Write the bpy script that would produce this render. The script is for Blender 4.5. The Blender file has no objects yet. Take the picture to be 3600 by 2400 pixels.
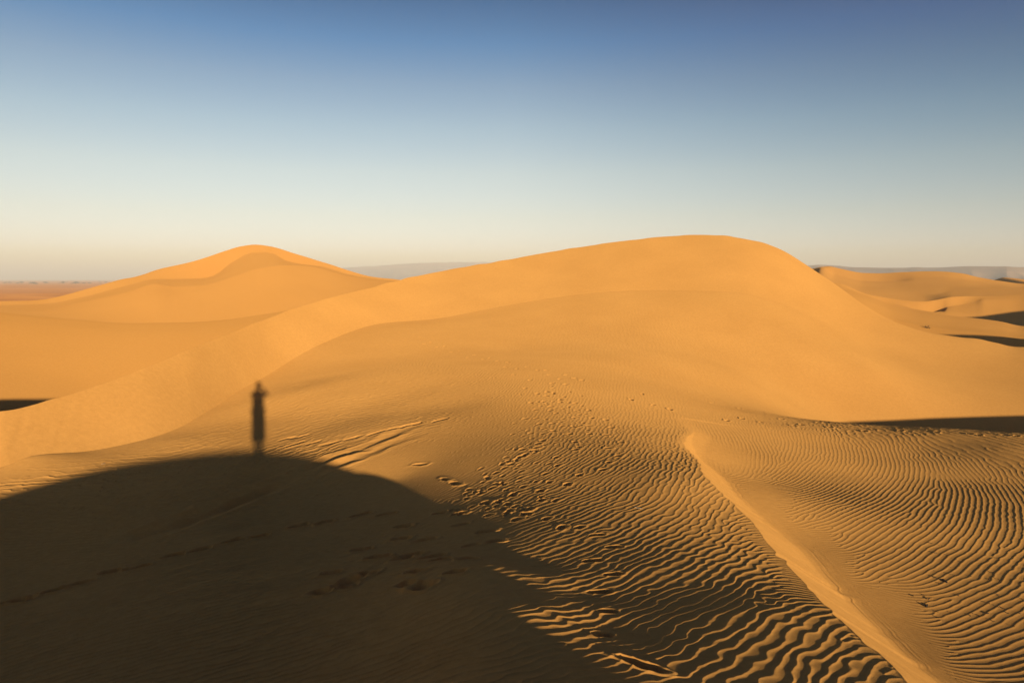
import bpy, math, random
import numpy as np
from mathutils import Vector

random.seed(7)
RNG = np.random.default_rng(11)
scene = bpy.context.scene
COL = scene.collection
rad = math.radians

# ----------------------------------------------------------------- camera model
CAMZ = 1.62
FPX, PITCH, CX, CY = 1568.0, rad(5.25), 1176.0, 784.0
CP, SP = math.cos(PITCH), math.sin(PITCH)
SUN_EL, SUN_AZ_ANTI = rad(8.45), rad(-20.4)     # antisolar azimuth, measured from +y towards +x
TS = math.tan(SUN_EL)
SDIR = np.array([math.sin(SUN_AZ_ANTI), math.cos(SUN_AZ_ANTI)])   # horizontal direction the light travels
TDIR = np.array([SDIR[1], -SDIR[0]])

def ray(px, py):
    px = np.asarray(px, float); py = np.asarray(py, float)
    right = px - CX; up = CY - py
    fwd = FPX * CP + up * SP
    wup = up * CP - FPX * SP
    hd = np.hypot(right, fwd)
    return np.arctan2(right, fwd), wup / hd       # azimuth, tan(elevation)

def to_px(x, y, z):
    h = z - CAMZ
    fwd = y * CP - h * SP
    up = y * SP + h * CP
    return CX + FPX * x / fwd, CY - FPX * up / fwd

# ----------------------------------------------------------------- numeric helpers
def pchip_slopes(X, Y):
    """X, Y of shape (K, C): monotone slopes along axis 0"""
    h = np.diff(X, axis=0); d = np.diff(Y, axis=0) / h
    m = np.zeros_like(Y)
    w1 = 2 * h[1:] + h[:-1]; w2 = h[1:] + 2 * h[:-1]
    same = (d[1:] * d[:-1]) > 0
    with np.errstate(divide='ignore', invalid='ignore'):
        mm = (w1 + w2) / (w1 / d[:-1] + w2 / d[1:])
    m[1:-1] = np.where(same, mm, 0.0)
    m[0] = d[0]; m[-1] = d[-1]
    return m

def hermite(x0, x1, y0, y1, m0, m1, t):
    h = x1 - x0
    t2 = t * t; t3 = t2 * t
    return (2*t3 - 3*t2 + 1)*y0 + (t3 - 2*t2 + t)*h*m0 + (-2*t3 + 3*t2)*y1 + (t3 - t2)*h*m1

def pchip1(xs, ys, x):
    xs = np.asarray(xs, float); ys = np.asarray(ys, float)
    m = pchip_slopes(xs[:, None], ys[:, None])[:, 0]
    m[0] = m[0] * 0.5; m[-1] = m[-1] * 0.5
    xc = np.clip(x, xs[0], xs[-1])
    i = np.clip(np.searchsorted(xs, xc, side='right') - 1, 0, len(xs) - 2)
    t = (xc - xs[i]) / (xs[i+1] - xs[i])
    return hermite(xs[i], xs[i+1], ys[i], ys[i+1], m[i], m[i+1], t)

class Curve:
    """a feature line of the land: picture place and distance of its points, read by azimuth"""
    def __init__(self, pts):
        a = np.array(pts, float)
        az, te = ray(a[:, 0], a[:, 1])
        o = np.argsort(az)
        self.az, self.te = az[o], te[o]
        self.r = a[o, 2] if a.shape[1] > 2 else None
    def tan_el(self, az): return pchip1(self.az, self.te, az)
    def dist(self, az): return pchip1(self.az, self.r, az)
    def z(self, az): return CAMZ + self.dist(az) * self.tan_el(az)

def dist_line(pts):
    a = np.array(pts, float)
    az, _ = ray(a[:, 0], np.full(len(a), 640.0))
    return lambda q: pchip1(az, a[:, 1], q)

def noise2(x, y, seed):
    g = np.random.default_rng(seed).standard_normal((256, 256)).astype(np.float32)
    xi = np.floor(x).astype(np.int64); yi = np.floor(y).astype(np.int64)
    fx = (x - xi).astype(np.float32); fy = (y - yi).astype(np.float32)
    fx = fx*fx*fx*(fx*(fx*6-15)+10); fy = fy*fy*fy*(fy*(fy*6-15)+10)
    x0 = xi & 255; x1 = (xi+1) & 255; y0 = yi & 255; y1 = (yi+1) & 255
    return (g[x0, y0]*(1-fx)+g[x1, y0]*fx)*(1-fy) + (g[x0, y1]*(1-fx)+g[x1, y1]*fx)*fy

def sstep(a, b, x):
    t = np.clip((x - a) / (b - a), 0, 1)
    return t*t*(3-2*t)

def cubic_mat(n_out, n_in):
    """Catmull-Rom resampling matrix between regular grids on [0,1]"""
    u = np.linspace(0, n_in - 1, n_out)
    i = np.clip(np.floor(u).astype(int), 0, n_in - 2); t = u - i
    w = np.stack([-.5*t+t*t-.5*t**3, 1-2.5*t*t+1.5*t**3, .5*t+2*t*t-1.5*t**3, -.5*t*t+.5*t**3])
    M = np.zeros((n_out, n_in))
    for k in range(4):
        j = np.clip(i + k - 1, 0, n_in - 1)
        np.add.at(M, (np.arange(n_out), j), w[k])
    return M

def sample_cubic(G, u, v):
    """G[nu, nv] at fractional indices"""
    nu, nv = G.shape
    iu = np.clip(np.floor(u).astype(np.int64), 0, nu-2); iv = np.clip(np.floor(v).astype(np.int64), 0, nv-2)
    tu = u - iu; tv = v - iv
    def w(t): return (-.5*t+t*t-.5*t**3, 1-2.5*t*t+1.5*t**3, .5*t+2*t*t-1.5*t**3, -.5*t*t+.5*t**3)
    wu, wv = w(tu), w(tv)
    out = np.zeros_like(u, dtype=np.float64)
    for a in range(4):
        ia = np.clip(iu+a-1, 0, nu-1)
        acc = np.zeros_like(out)
        for b in range(4):
            acc += wv[b] * G[ia, np.clip(iv+b-1, 0, nv-1)]
        out += wu[a]*acc
    return out

def sample_lin(G, u, v):
    nu, nv = G.shape
    iu = np.clip(np.floor(u).astype(np.int64), 0, nu-2); iv = np.clip(np.floor(v).astype(np.int64), 0, nv-2)
    tu = np.clip(u - iu, 0, 1); tv = np.clip(v - iv, 0, 1)
    return (G[iu, iv]*(1-tu)+G[iu+1, iv]*tu)*(1-tv) + (G[iu, iv+1]*(1-tu)+G[iu+1, iv+1]*tu)*tv

# ----------------------------------------------------------------- mesh helpers
def grid_mesh(name, parts, mat, smooth=True):
    """parts: list of (X, Y, Z) 2-D arrays (azimuth index, distance index); ONE mesh"""
    vs, fs, off = [], [], 0
    for X, Y, Z in parts:
        nu, nv = X.shape
        vs.append(np.stack([X, Y, Z], -1).reshape(-1, 3).astype(np.float32))
        ii = np.arange(nu*nv, dtype=np.int32).reshape(nu, nv) + off
        fs.append(np.stack([ii[:-1, :-1], ii[1:, :-1], ii[1:, 1:], ii[:-1, 1:]], -1).reshape(-1, 4))
        off += nu*nv
    V = np.concatenate(vs); Q = np.concatenate(fs)
    me = bpy.data.meshes.new(name)
    me.vertices.add(len(V)); me.vertices.foreach_set('co', V.ravel())
    me.loops.add(Q.size); me.loops.foreach_set('vertex_index', Q.ravel().astype(np.int32))
    me.polygons.add(len(Q))
    me.polygons.foreach_set('loop_start', np.arange(0, Q.size, 4, dtype=np.int32))
    me.polygons.foreach_set('loop_total', np.full(len(Q), 4, dtype=np.int32))
    me.polygons.foreach_set('use_smooth', np.full(len(Q), smooth, dtype=bool))
    me.update(calc_edges=True)
    me.materials.append(mat)
    o = bpy.data.objects.new(name, me); COL.objects.link(o)
    return o

def mesh_obj(name, verts, faces, mat, parent=None, smooth=True):
    me = bpy.data.meshes.new(name)
    me.from_pydata([tuple(v) for v in verts], [], faces)
    me.update()
    for p in me.polygons: p.use_smooth = smooth
    me.materials.append(mat)
    o = bpy.data.objects.new(name, me); COL.objects.link(o)
    if parent: o.parent = parent
    return o

def tag(o, label=None, cat=None, group=None, kind=None):
    if label: o['label'] = label
    if cat: o['category'] = cat
    if group: o['group'] = group
    if kind: o['kind'] = kind
    return o

# ----------------------------------------------------------------- materials
def new_mat(name):
    m = bpy.data.materials.new(name); m.use_nodes = True
    nt = m.node_tree; b = nt.nodes['Principled BSDF']
    return m, nt, b

def sand_material(name, c1, c2, grain=1.0, scale=6.0):
    m, nt, b = new_mat(name)
    N, L = nt.nodes, nt.links
    tc = N.new('ShaderNodeTexCoord')
    n1 = N.new('ShaderNodeTexNoise'); n1.inputs['Scale'].default_value = scale*.05; n1.inputs['Detail'].default_value = 6
    n2 = N.new('ShaderNodeTexNoise'); n2.inputs['Scale'].default_value = 55; n2.inputs['Detail'].default_value = 4
    n2.inputs['Roughness'].default_value = .75
    L.new(tc.outputs['Object'], n1.inputs['Vector']); L.new(tc.outputs['Object'], n2.inputs['Vector'])
    ad = N.new('ShaderNodeMath'); ad.operation = 'MULTIPLY_ADD'
    L.new(n2.outputs['Fac'], ad.inputs[0]); ad.inputs[1].default_value = .9*grain
    mu = N.new('ShaderNodeMath'); mu.operation = 'MULTIPLY_ADD'
    L.new(n1.outputs['Fac'], mu.inputs[0]); mu.inputs[1].default_value = .8; mu.inputs[2].default_value = -.35*grain - .05
    L.new(mu.outputs[0], ad.inputs[2])
    n4 = N.new('ShaderNodeTexNoise'); n4.inputs['Scale'].default_value = 7; n4.inputs['Detail'].default_value = 12; n4.inputs['Roughness'].default_value = .85
    L.new(tc.outputs['Object'], n4.inputs['Vector'])
    ad2 = N.new('ShaderNodeMath'); ad2.operation = 'MULTIPLY_ADD'; ad2.inputs[1].default_value = 2.6; 
    L.new(n4.outputs['Fac'], ad2.inputs[0])
    sb = N.new('ShaderNodeMath'); sb.operation = 'SUBTRACT'; sb.inputs[1].default_value = 1.3; L.new(ad.outputs[0], sb.inputs[0]); L.new(sb.outputs[0], ad2.inputs[2])
    ad = ad2
    mx = N.new('ShaderNodeMix'); mx.data_type = 'RGBA'
    mx.inputs['A'].default_value = (*c1, 1); mx.inputs['B'].default_value = (*c2, 1)
    L.new(ad.outputs[0], mx.inputs['Factor'])
    L.new(mx.outputs['Result'], b.inputs['Base Color'])
    b.inputs['Roughness'].default_value = 1.0
    b.inputs['Diffuse Roughness'].default_value = .65
    b.inputs['Specular IOR Level'].default_value = 0.0
    n3 = N.new('ShaderNodeTexNoise'); n3.inputs['Scale'].default_value = 130; n3.inputs['Detail'].default_value = 3
    L.new(tc.outputs['Object'], n3.inputs['Vector'])
    bp = N.new('ShaderNodeBump'); bp.inputs['Strength'].default_value = .22*grain; bp.inputs['Distance'].default_value = .01
    L.new(n3.outputs['Fac'], bp.inputs['Height']); L.new(bp.outputs['Normal'], b.inputs['Normal'])
    return m

SAND = sand_material('dune sand', (.53, .268, .072), (.665, .349, .099))
FARSAND = sand_material('far dune sand', (.515, .251, .062), (.63, .319, .084), grain=.5, scale=1.0)

def plain_material():
    m, nt, b = new_mat('gravel plain')
    N, L = nt.nodes, nt.links
    tc = N.new('ShaderNodeTexCoord')
    mp = N.new('ShaderNodeMapping'); mp.inputs['Scale'].default_value = (.002, .008, 1)
    L.new(tc.outputs['Object'], mp.inputs['Vector'])
    n = N.new('ShaderNodeTexNoise'); n.inputs['Scale'].default_value = 1.6; n.inputs['Detail'].default_value = 7
    L.new(mp.outputs['Vector'], n.inputs['Vector'])
    r = N.new('ShaderNodeValToRGB')
    r.color_ramp.elements[0].position = .35; r.color_ramp.elements[0].color = (.30, .108, .014, 1)
    r.color_ramp.elements[1].position = .7; r.color_ramp.elements[1].color = (.48, .20, .034, 1)
    L.new(n.outputs['Fac'], r.inputs['Fac']); L.new(r.outputs['Color'], b.inputs['Base Color'])
    b.inputs['Roughness'].default_value = 1; b.inputs['Diffuse Roughness'].default_value = 1
    b.inputs['Specular IOR Level'].default_value = 0
    return m

def rock_material():
    m, nt, b = new_mat('plateau rock')
    N, L = nt.nodes, nt.links
    tc = N.new('ShaderNodeTexCoord')
    mp = N.new('ShaderNodeMapping'); mp.inputs['Scale'].default_value = (.004, .004, .05)
    L.new(tc.outputs['Object'], mp.inputs['Vector'])
    n = N.new('ShaderNodeTexNoise'); n.inputs['Scale'].default_value = 1; n.inputs['Detail'].default_value = 8
    L.new(mp.outputs['Vector'], n.inputs['Vector'])
    r = N.new('ShaderNodeValToRGB')
    r.color_ramp.elements[0].position = .3; r.color_ramp.elements[0].color = (.30, .18, .10, 1)
    r.color_ramp.elements[1].position = .7; r.color_ramp.elements[1].color = (.54, .35, .21, 1)
    L.new(n.outputs['Fac'], r.inputs['Fac']); L.new(r.outputs['Color'], b.inputs['Base Color'])
    b.inputs['Roughness'].default_value = 1; b.inputs['Specular IOR Level'].default_value = 0
    return m

PLAIN = plain_material(); ROCK = rock_material()

# ----------------------------------------------------------------- land: near sheet (thin-plate surface)
def q_point(px, py, q):
    """point of the picture whose height above the sun's grazing plane is q"""
    az, te = ray(px, py)
    r = (CAMZ - q) / (-te - TS*np.cos(az - SUN_AZ_ANTI))
    return r*np.sin(az), r*np.cos(az), CAMZ + r*te

def r_point(px, py, r):
    az, te = ray(px, py)
    return r*np.sin(az), r*np.cos(az), CAMZ + r*te

TOE = Curve([(-1700, 1060, 34), (-900, 1030, 27), (-400, 1090, 20.5), (0, 1075, 19.2), (68, 1050, 19.6), (191, 1038, 20.1), (330, 1010, 21.2), (433, 970, 23.2),
             (500, 930, 26.0), (560, 893, 29.6), (617, 860, 33.4), (760, 780, 41), (880, 742, 46.5), (1000, 732, 49), (1130, 708, 50),
             (1280, 683, 51), (1400, 670, 51.5), (1600, 668, 52), (1720, 676, 52.5), (1850, 720, 53), (2000, 800, 52.3), (2150, 850, 52),
             (2352, 885, 52), (2700, 900, 53), (3400, 930, 55), (4300, 960, 56)])
CREST = Curve([(-1700, 1010), (-900, 962), (-400, 972), (0, 945), (130, 915), (300, 858), (430, 805), (560, 752), (700, 701), (780, 678), (850, 661), (940, 637.5), (1050, 616), (1160, 597.5),
               (1300, 572), (1420, 555.5), (1520, 543.5), (1600, 539.5), (1660, 541.5), (1720, 550), (1780, 567.5), (1830, 594), (1870, 620),
               (1930, 660), (1990, 703), (2060, 741), (2150, 766), (2250, 780), (2352, 797), (2700, 820), (3400, 850), (4300, 870)])

near = []
N_EDGE = 7          # the first points trace the crest shadow's edge and must be met closely; the rest may be smoothed
for p in [  # the edge of the dune-crest shadow and the land inside it: (picture x, y, height over the sun's grazing plane)
    (600, 1038, 0.0), (400, 1049, -.03), (200, 1082, -.12), (0, 1140, -.35), (750, 1058, -.10), (900, 1105, -.39), (1050, 1180, -.45),
    (600, 1130, -.42), (300, 1180, -.52), (600, 1300, -.66), (0, 1300, -.95), (0, 1568, -1.0), (300, 1400, -.8), (300, 1568, -.85),
    (600, 1568, -.78), (850, 1250, -.62), (900, 1420, -.55), (900, 1568, -.58), (1176, 1568, -.22), (1100, 1380, -.25), (1200, 1380, -.25), (1300, 1500, -.29), (1400, 1500, -.40), (1600, 1500, -.535),
    (1200, 1250, -.45), (1350, 1400, -.45), (1500, 1568, -.47), (1500, 1300, -.465), (1800, 1568, -.56), (1750, 1400, -.50),
    (1400, 1120, -.26), (1200, 1120, -.29), (1060, 1060, -.11), (1300, 1000, .15), (1000, 980, .36), (1500, 1020, -.03), (1600, 1100, -.21), (1500, 1110, -.21),
    (800, 960, .55), (600, 960, .61), (400, 1010, .26), (700, 900, 1.34)]:
    near.append(q_point(*p))
for p in [  # apron and saddle, by distance
    (1100, 880, 23.6), (1300, 880, 23.6), (1000, 840, 28.6), (1200, 800, 36), (1300, 760, 41), (900, 780, 38.5), (1500, 760, 42), (1450, 830, 32.5),
    (1480, 893, 24.7), (1650, 930, 26.5), (1800, 957, 26.5), (1950, 970, 27), (2150, 983, 26.2), (2352, 995, 26),
    (2100, 1040, 20.8), (2300, 1070, 20.0), (2300, 1030, 21.5), (1800, 1010, 20), (2352, 1568, 6.06), (2352, 1300, 9.95), (2352, 1150, 15.3), (2100, 1200, 11.2), (2100, 1350, 8.35),
    (1900, 1100, 14.2), (1850, 1200, 9.95), (2150, 1568, 5.34),
    (1700, 800, 43), (1850, 850, 43), (1650, 890, 33), (800, 870, 26.8), (1000, 870, 25)]:
    near.append(r_point(*p))
N_GUIDE = len(near)
for t, s_, q in ((2.5, 4.6, -.462), (2.25, 4.4, -.382), (2.5, 6.5, -.442), (2.75, 5.5, -.49), (2.0, 3.2, -.35), (1.75, 3.2, -.27), (2.0, 4.8, -.285), (2.1, 6.3, -.30), (2.25, 3.2, -.425), (2.5, 3.2, -.495), (2.8, 3.2, -.555), (3.3, 3.4, -.60),
                  (1.5, 2.1, -.20), (1.75, 2.1, -.275), (2.0, 2.1, -.38), (2.3, 2.1, -.47), (2.6, 2.1, -.55), (3.0, 2.2, -.63), (3.6, 2.2, -.69)):
    x, y = t*TDIR + s_*SDIR; near.append((x, y, q - TS*s_))
for px in (-900, -400, 0, 68, 191, 330, 433, 500, 617, 760, 880, 1000, 1130, 1280, 1400, 1600, 1720, 1850, 2000, 2150, 2352, 2700, 3400, 4300):
    a, _ = ray(px, 800); a = TOE.az[np.argmin(abs(TOE.az - a))]
    r = TOE.dist(a); near.append((r*math.sin(a), r*math.cos(a), float(TOE.z(a))))
for t, q in [(-14, -1.6), (-8, -.85), (-5, -.35), (-3.75, -.13), (-2.06, -.03), (0, 0), (1.28, -.10), (1.9, -.33), (2.37, -.46), (2.64, -.53), (3.0, -.63), (3.4, -.74), (5, -1.0), (8, -1.4), (14, -2.2)]:
    for s, dq in ((0, 0), (-4, -.55), (-12, -2.3), (-30, -5.5)):
        x, y = t*TDIR + s*SDIR
        near.append((x, y, q + dq - TS*s))
for t, s, dq in ((-3, 1.6, -.17), (0, 1.6, -.2), (1.3, 1.6, -.22), (-6, 1.6, -.2)):
    x, y = t*TDIR + s*SDIR
    q = np.interp(t, [-8, -5, -3.75, -2.06, 0, 1.28], [-.85, -.35, -.13, -.03, 0, -.1])
    near.append((x, y, q + dq - TS*s))
# trough behind the brow (in shadow) and the high ground out of frame that throws that shadow
for a_deg, r, z in ((28, 34, -5.9), (33, 36, -6.7), (37, 38, -7.2), (45, 42, -7.4)):
    near.append((r*math.sin(rad(a_deg)), r*math.cos(rad(a_deg)), z))
for t, q in ((26, -1.75), (29.2, -1.92), (32, -2.02), (35, -2.12), (39.7, -2.24), (44, -2.3), (50, -2.4), (58, -2.7)):
    for s_, dq in ((4.5, -.15), (8, 0), (11.5, -.15), (-3, -1.0), (-14, -3.0), (-30, -6.0)):
        if s_ < 0 and t < 28: continue
        x, y = t*TDIR + s_*SDIR; near.append((x, y, q + dq - TS*s_))
for p in ((1950, 967, 40), (2150, 961.5, 44), (2352, 955, 47), (1850, 950, 36.5), (1700, 870, 36), (2000, 850, 46)):
    near.append(r_point(*p))
for x, y, z in ((20, 8, -1.9), (60, 0, -3.5)):
    near.append((x, y, z))
P = np.array(near)
LAM = np.full(len(P), .02); LAM[N_EDGE:N_GUIDE] = .6

def tps_fit(P, lam):
    n = len(P); d = np.hypot(P[:, None, 0]-P[None, :, 0], P[:, None, 1]-P[None, :, 1])
    with np.errstate(divide='ignore', invalid='ignore'):
        K = np.where(d > 0, d*d*np.log(d), 0)
    A = np.zeros((n+3, n+3)); A[:n, :n] = K + np.diag(lam)
    A[:n, n] = 1; A[:n, n+1] = P[:, 0]; A[:n, n+2] = P[:, 1]; A[n:, :n] = A[:n, n:].T
    return np.linalg.solve(A, np.r_[P[:, 2], 0, 0, 0])
TW = tps_fit(P, LAM)
def tps(x, y):
    x = np.asarray(x, float); y = np.asarray(y, float)
    out = TW[-3] + TW[-2]*x + TW[-1]*y
    for i in range(len(P)):
        d2 = (x-P[i, 0])**2 + (y-P[i, 1])**2
        out = out + TW[i]*.5*d2*np.log(d2 + 1e-12)
    return out

base_land = tps
def unproject(px, py, zfun=None):
    """picture point to the near land"""
    az, te = ray(px, py)
    az = np.atleast_1d(az); te = np.atleast_1d(te)
    rs = np.exp(np.linspace(math.log(1.8), math.log(60), 900))
    X = rs[None]*np.sin(az)[:, None]; Y = rs[None]*np.cos(az)[:, None]
    Z = (zfun or base_land)(X, Y)
    below = (CAMZ + rs[None]*te[:, None]) < Z
    i = np.argmax(below, axis=1); i = np.where(below.any(1), i, len(rs)-1)
    k = np.arange(len(az)); i0 = np.maximum(i-1, 0)
    d0 = CAMZ + rs[i0]*te - Z[k, i0]; d1 = CAMZ + rs[i]*te - Z[k, i]
    t = np.where(i > 0, d0/(d0-d1+1e-12), 0)
    r = rs[i0] + (rs[i]-rs[i0])*np.clip(t, 0, 1)
    return r*np.sin(az), r*np.cos(az)

# azimuth columns: dense inside the view, sparse to the sides
NU_IN, NV = 2100, 2200
half = 1176/1561.0
t_in = np.linspace(-half*1.2, half*1.2, NU_IN)
side = half*1.2 + np.cumsum(np.linspace(.002, .024, 110))
tanaz = np.concatenate([-side[::-1], t_in, side])
AZ = np.arctan(tanaz); NU = len(AZ)
R_MIN = 1.7
RT = TOE.dist(AZ)
v = np.linspace(0, 1, NV)
# coarse thin-plate evaluation, then smooth resampling
RR = R_MIN * (RT[:, None]/R_MIN) ** v[None, :]
SA, CA = np.sin(AZ)[:, None], np.cos(AZ)[:, None]
X = RR*SA; Y = RR*CA
nvc = 260; vc = np.linspace(0, 1, nvc)
cidx = np.unique(np.r_[np.arange(0, NU, 5), NU-1])
Rc = R_MIN * (RT[cidx][:, None]/R_MIN) ** vc[None]
Zc = tps(Rc*np.sin(AZ[cidx])[:, None], Rc*np.cos(AZ[cidx])[:, None])
Zv = Zc @ cubic_mat(NV, nvc).T
pos = np.interp(np.arange(NU), cidx, np.arange(len(cidx)))
iu = np.clip(np.floor(pos).astype(int), 0, len(cidx)-2); tu = (pos-iu)[:, None]
g = lambda k: Zv[np.clip(iu+k, 0, len(cidx)-1)]
Z = (-.5*tu+tu*tu-.5*tu**3)*g(-1) + (1-2.5*tu*tu+1.5*tu**3)*g(0) + (.5*tu+2*tu*tu-1.5*tu**3)*g(1) + (-.5*tu*tu+.5*tu**3)*g(2)
ZT = Z[:, -1].copy()

# ----------------------------------------------------------------- the small sharp ridge (brink, slip face, lee hollow)
br = [(1592, 988), (1578, 1004), (1575, 1020), (1600, 1058), (1640, 1110), (1700, 1172), (1760, 1243), (1830, 1318), (1900, 1388), (1970, 1452), (2040, 1522), (2082, 1568), (2140, 1640)]
bx, by = unproject([p[0] for p in br], [p[1] for p in br])
yy = np.linspace(by.min(), by.max(), 400)
oby = np.argsort(by)
def brink_x(y): 
    return np.where(y < by[oby][0], bx[oby][0] + (y-by[oby][0])*.12, pchip1(by[oby], bx[oby], y))
BH_y = by[oby]; BH = np.array([.45, .44, .43, .41, .38, .35, .335, .315, .28, .24, .16, .06, 0.])   # from near to far
def brink_h(y): return np.where(y > by.max(), 0, pchip1(BH_y, BH, y))
wob = lambda y: .020*noise2(y*.9, y*0+3.3, 5) + .014*noise2(y*6.5, y*0+9.1, 6)
ux, uy = unproject([1695], [1034])
def ridge(X, Y, full=False):
    m = (Y < by.max()+2) & (X > -1) & (X < 40) & (Y > -6)
    W = np.full(X.shape, -9.0)
    W[m] = (X - brink_x(Y) - wob(Y)*np.clip((by.max()-Y)/3, 0, 1))[m]
    Hb = np.where(m, brink_h(Y), 0)
    run = np.maximum(Hb, .005)/math.tan(rad(26))
    wq = np.maximum(W, 0)/run
    sl = np.where(wq < .88, wq, 1 - .12*np.exp(-(wq-.88)/.12))      # straight face easing into the hollow
    dz = -Hb*sl*np.exp(-(np.maximum(W, 0)/16)**2)
    # a wide shallow bowl in the lee of the ridge's far end
    dz -= .16*np.exp(-(((X-ux[0])/1.5)**2 + ((Y-uy[0])/3.2)**2)) * sstep(-.2, .5, W)
    return (dz, W, Hb, run) if full else dz
dz, W, Hb, run = ridge(X, Y, True)
Z += dz
base_land = lambda x, y: tps(x, y) + ridge(x, y)
slip_zone = sstep(-.05, .01, W) * (1 - sstep(1.05, 1.7, W/np.maximum(run, .02))) * (Hb > .004)
lee = sstep(0, .1, W)*np.exp(-np.maximum(W-run, 0)/.15)*(Hb > .004)
bowl = np.exp(-(((X-ux[0]+.2)/1.25)**2 + ((Y-uy[0]-.6)/3.0)**2)) * (W > -.05)

# ----------------------------------------------------------------- wind ripples: a phase whose gradient follows the crests seen in the photo
RIP = [  # picture x, y, crest angle in the picture (deg), wavelength (m), half height (m)
 (100, 1090, 2, .52, .0165), (300, 1060, 5, .50, .0155), (500, 1000, 14, .52, .014), (700, 950, 14, .50, .015), (700, 1010, 19, .42, .015), (850, 930, 8, .50, .015),
 (1000, 900, 3, .50, .012), (950, 965, 12, .40, .013), (450, 980, 16, .50, .008), (600, 900, 22, .50, .004), (800, 850, 12, .5, .008),
 (300, 1450, 14, .14, .005), (800, 1450, 13, .15, .005), (1000, 1540, 15, .16, .006), (600, 1200, 10, .14, .003), (100, 1300, 6, .14, .003), (50, 1550, 17, .14, .005), (550, 1540, 15, .14, .006),
 (900, 1080, 27, .17, .008), (1000, 1050, 29, .19, .009), (1100, 1100, 25, .21, .010), (1150, 1000, 36, .2, .008), (1200, 950, 52, .21, .007), (1300, 1000, 46, .22, .008),
 (1380, 950, 78, .22, .007), (1450, 1000, 82, .22, .008), (1400, 1080, 36, .23, .010), (1300, 1150, 22, .23, .012), (1500, 1100, 58, .22, .010), (1545, 1050, 85, .2, .009),
 (1450, 905, 100, .22, .004), (1300, 880, 75, .22, .005), (1200, 880, 60, .21, .004), (1100, 850, 40, .22, .004),
 (1500, 1200, 30, .23, .013), (1600, 1250, 25, .23, .013), (1400, 1300, 21, .23, .014), (1700, 1300, 30, .22, .013), (1600, 1450, 26, .23, .015), (1800, 1450, 38, .22, .014),
 (1950, 1550, 60, .22, .013), (1650, 1170, 55, .2, .010), (1400, 1450, 20, .22, .013), (1300, 1540, 22, .22, .013), (1750, 1560, 38, .23, .014), (1880, 1440, 48, .21, .012),
 (950, 820, 70, .22, .004), (900, 790, 45, .22, .003), (1050, 800, 95, .24, .004),
 (1300, 760, 100, .42, .013), (1500, 760, 110, .46, .016), (1500, 840, 112, .40, .015), (1700, 800, 124, .48, .016), (1850, 850, 138, .48, .010), (2000, 900, 150, .48, .004), (1650, 880, 130, .40, .012),
 (1800, 940, 150, .30, .005), (2000, 985, 160, .40, .004), (2200, 1012, 165, .44, .0045), (2330, 1040, 160, .40, .0045), (1620, 960, 130, .2, .005), (1700, 985, 125, .2, .005),
 (1760, 1005, 105, .2, .006), (1900, 1028, 98, .21, .008), (2050, 1045, 115, .21, .0045), (2200, 1075, 130, .21, .0045), (2320, 1110, 120, .21, .005),
 (1864, 1066, 38, .2, .009), (2000, 1100, 38, .21, .011), (1850, 1130, 27, .19, .010), (1960, 1180, 28, .2, .013), (2100, 1120, 60, .21, .010), (2000, 1250, 28, .21, .015), (2200, 1350, 28, .22, .017), (2300, 1250, 32, .22, .015),
 (2150, 1220, 33, .21, .014), (2250, 1160, 70, .21, .010), (2330, 1480, 14, .21, .016), (2250, 1420, 17, .21, .016), (2340, 1380, 30, .22, .017),
 (1760, 1140, -12, .15, .006), (1830, 1195, -14, .14, .007), (1900, 1262, -18, .13, .007), (1990, 1340, -20, .13, .008), (2090, 1415, -22, .13, .008), (2200, 1490, -20, .13, .009), (2300, 1545, -12, .15, .010),
 (1860, 1232, -38, .12, .004), (1965, 1325, -39, .12, .004), (2075, 1425, -40, .12, .004), (2190, 1525, -40, .12, .005)]
rp = np.array(RIP, float)
fine = np.full(len(rp), .66)
fine[(rp[:, 3] < .3) & (rp[:, 0] > 870) & (rp[:, 1] > 875)] = .49
fine[(rp[:, 3] < .3) & (rp[:, 0] > 1575 + (rp[:, 1]-1010)*.92) & (rp[:, 1] > 1000)] = .46
fine[(rp[:, 0] < 1010) & (rp[:, 1] > 1180)] = .80
rp[:, 3] *= fine
th = np.radians(rp[:, 2]); L2 = 6.0
x0, y0 = unproject(rp[:, 0]-np.cos(th)*L2, rp[:, 1]+np.sin(th)*L2*.5)
x1, y1 = unproject(rp[:, 0]+np.cos(th)*L2, rp[:, 1]-np.sin(th)*L2*.5)
x1b, y1b = unproject(rp[:, 0]+np.cos(th)*L2, rp[:, 1]-np.sin(th)*L2)
x0b, y0b = unproject(rp[:, 0]-np.cos(th)*L2, rp[:, 1]+np.sin(th)*L2)
cvec = np.stack([x1b-x0b, y1b-y0b], 1); cvec /= np.linalg.norm(cvec, axis=1)[:, None]
# conformal grid (azimuth, ln r)
gu = np.linspace(-1.12, 1.12, 225); gv = np.linspace(math.log(1.6), math.log(62), 366)
du, dv = gu[1]-gu[0], gv[1]-gv[0]
GU, GV = np.meshgrid(gu, gv, indexing='ij')
GR = np.exp(GV); GX = GR*np.sin(GU); GY = GR*np.cos(GU)
GZ = tps(GX, GY)
GPX, GPY = to_px(GX, GY, GZ)
GPX = np.clip(GPX, -600, 2950); GPY = np.clip(GPY, 640, 2200)
num = np.zeros(GX.shape+(4,)); den = np.zeros(GX.shape)
for k in range(len(rp)):
    d2 = ((GPX-rp[k, 0])/1.0)**2 + ((GPY-rp[k, 1])*(1.6+ .9*np.clip((1150-rp[k, 1])/250, 0, 1)))**2
    w = 1/(d2 + 28.0**2)**1.7
    num += w[..., None]*np.array([cvec[k, 0], cvec[k, 1], math.log(rp[k, 3]), rp[k, 4]])
    den += w
num /= den[..., None]
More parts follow.
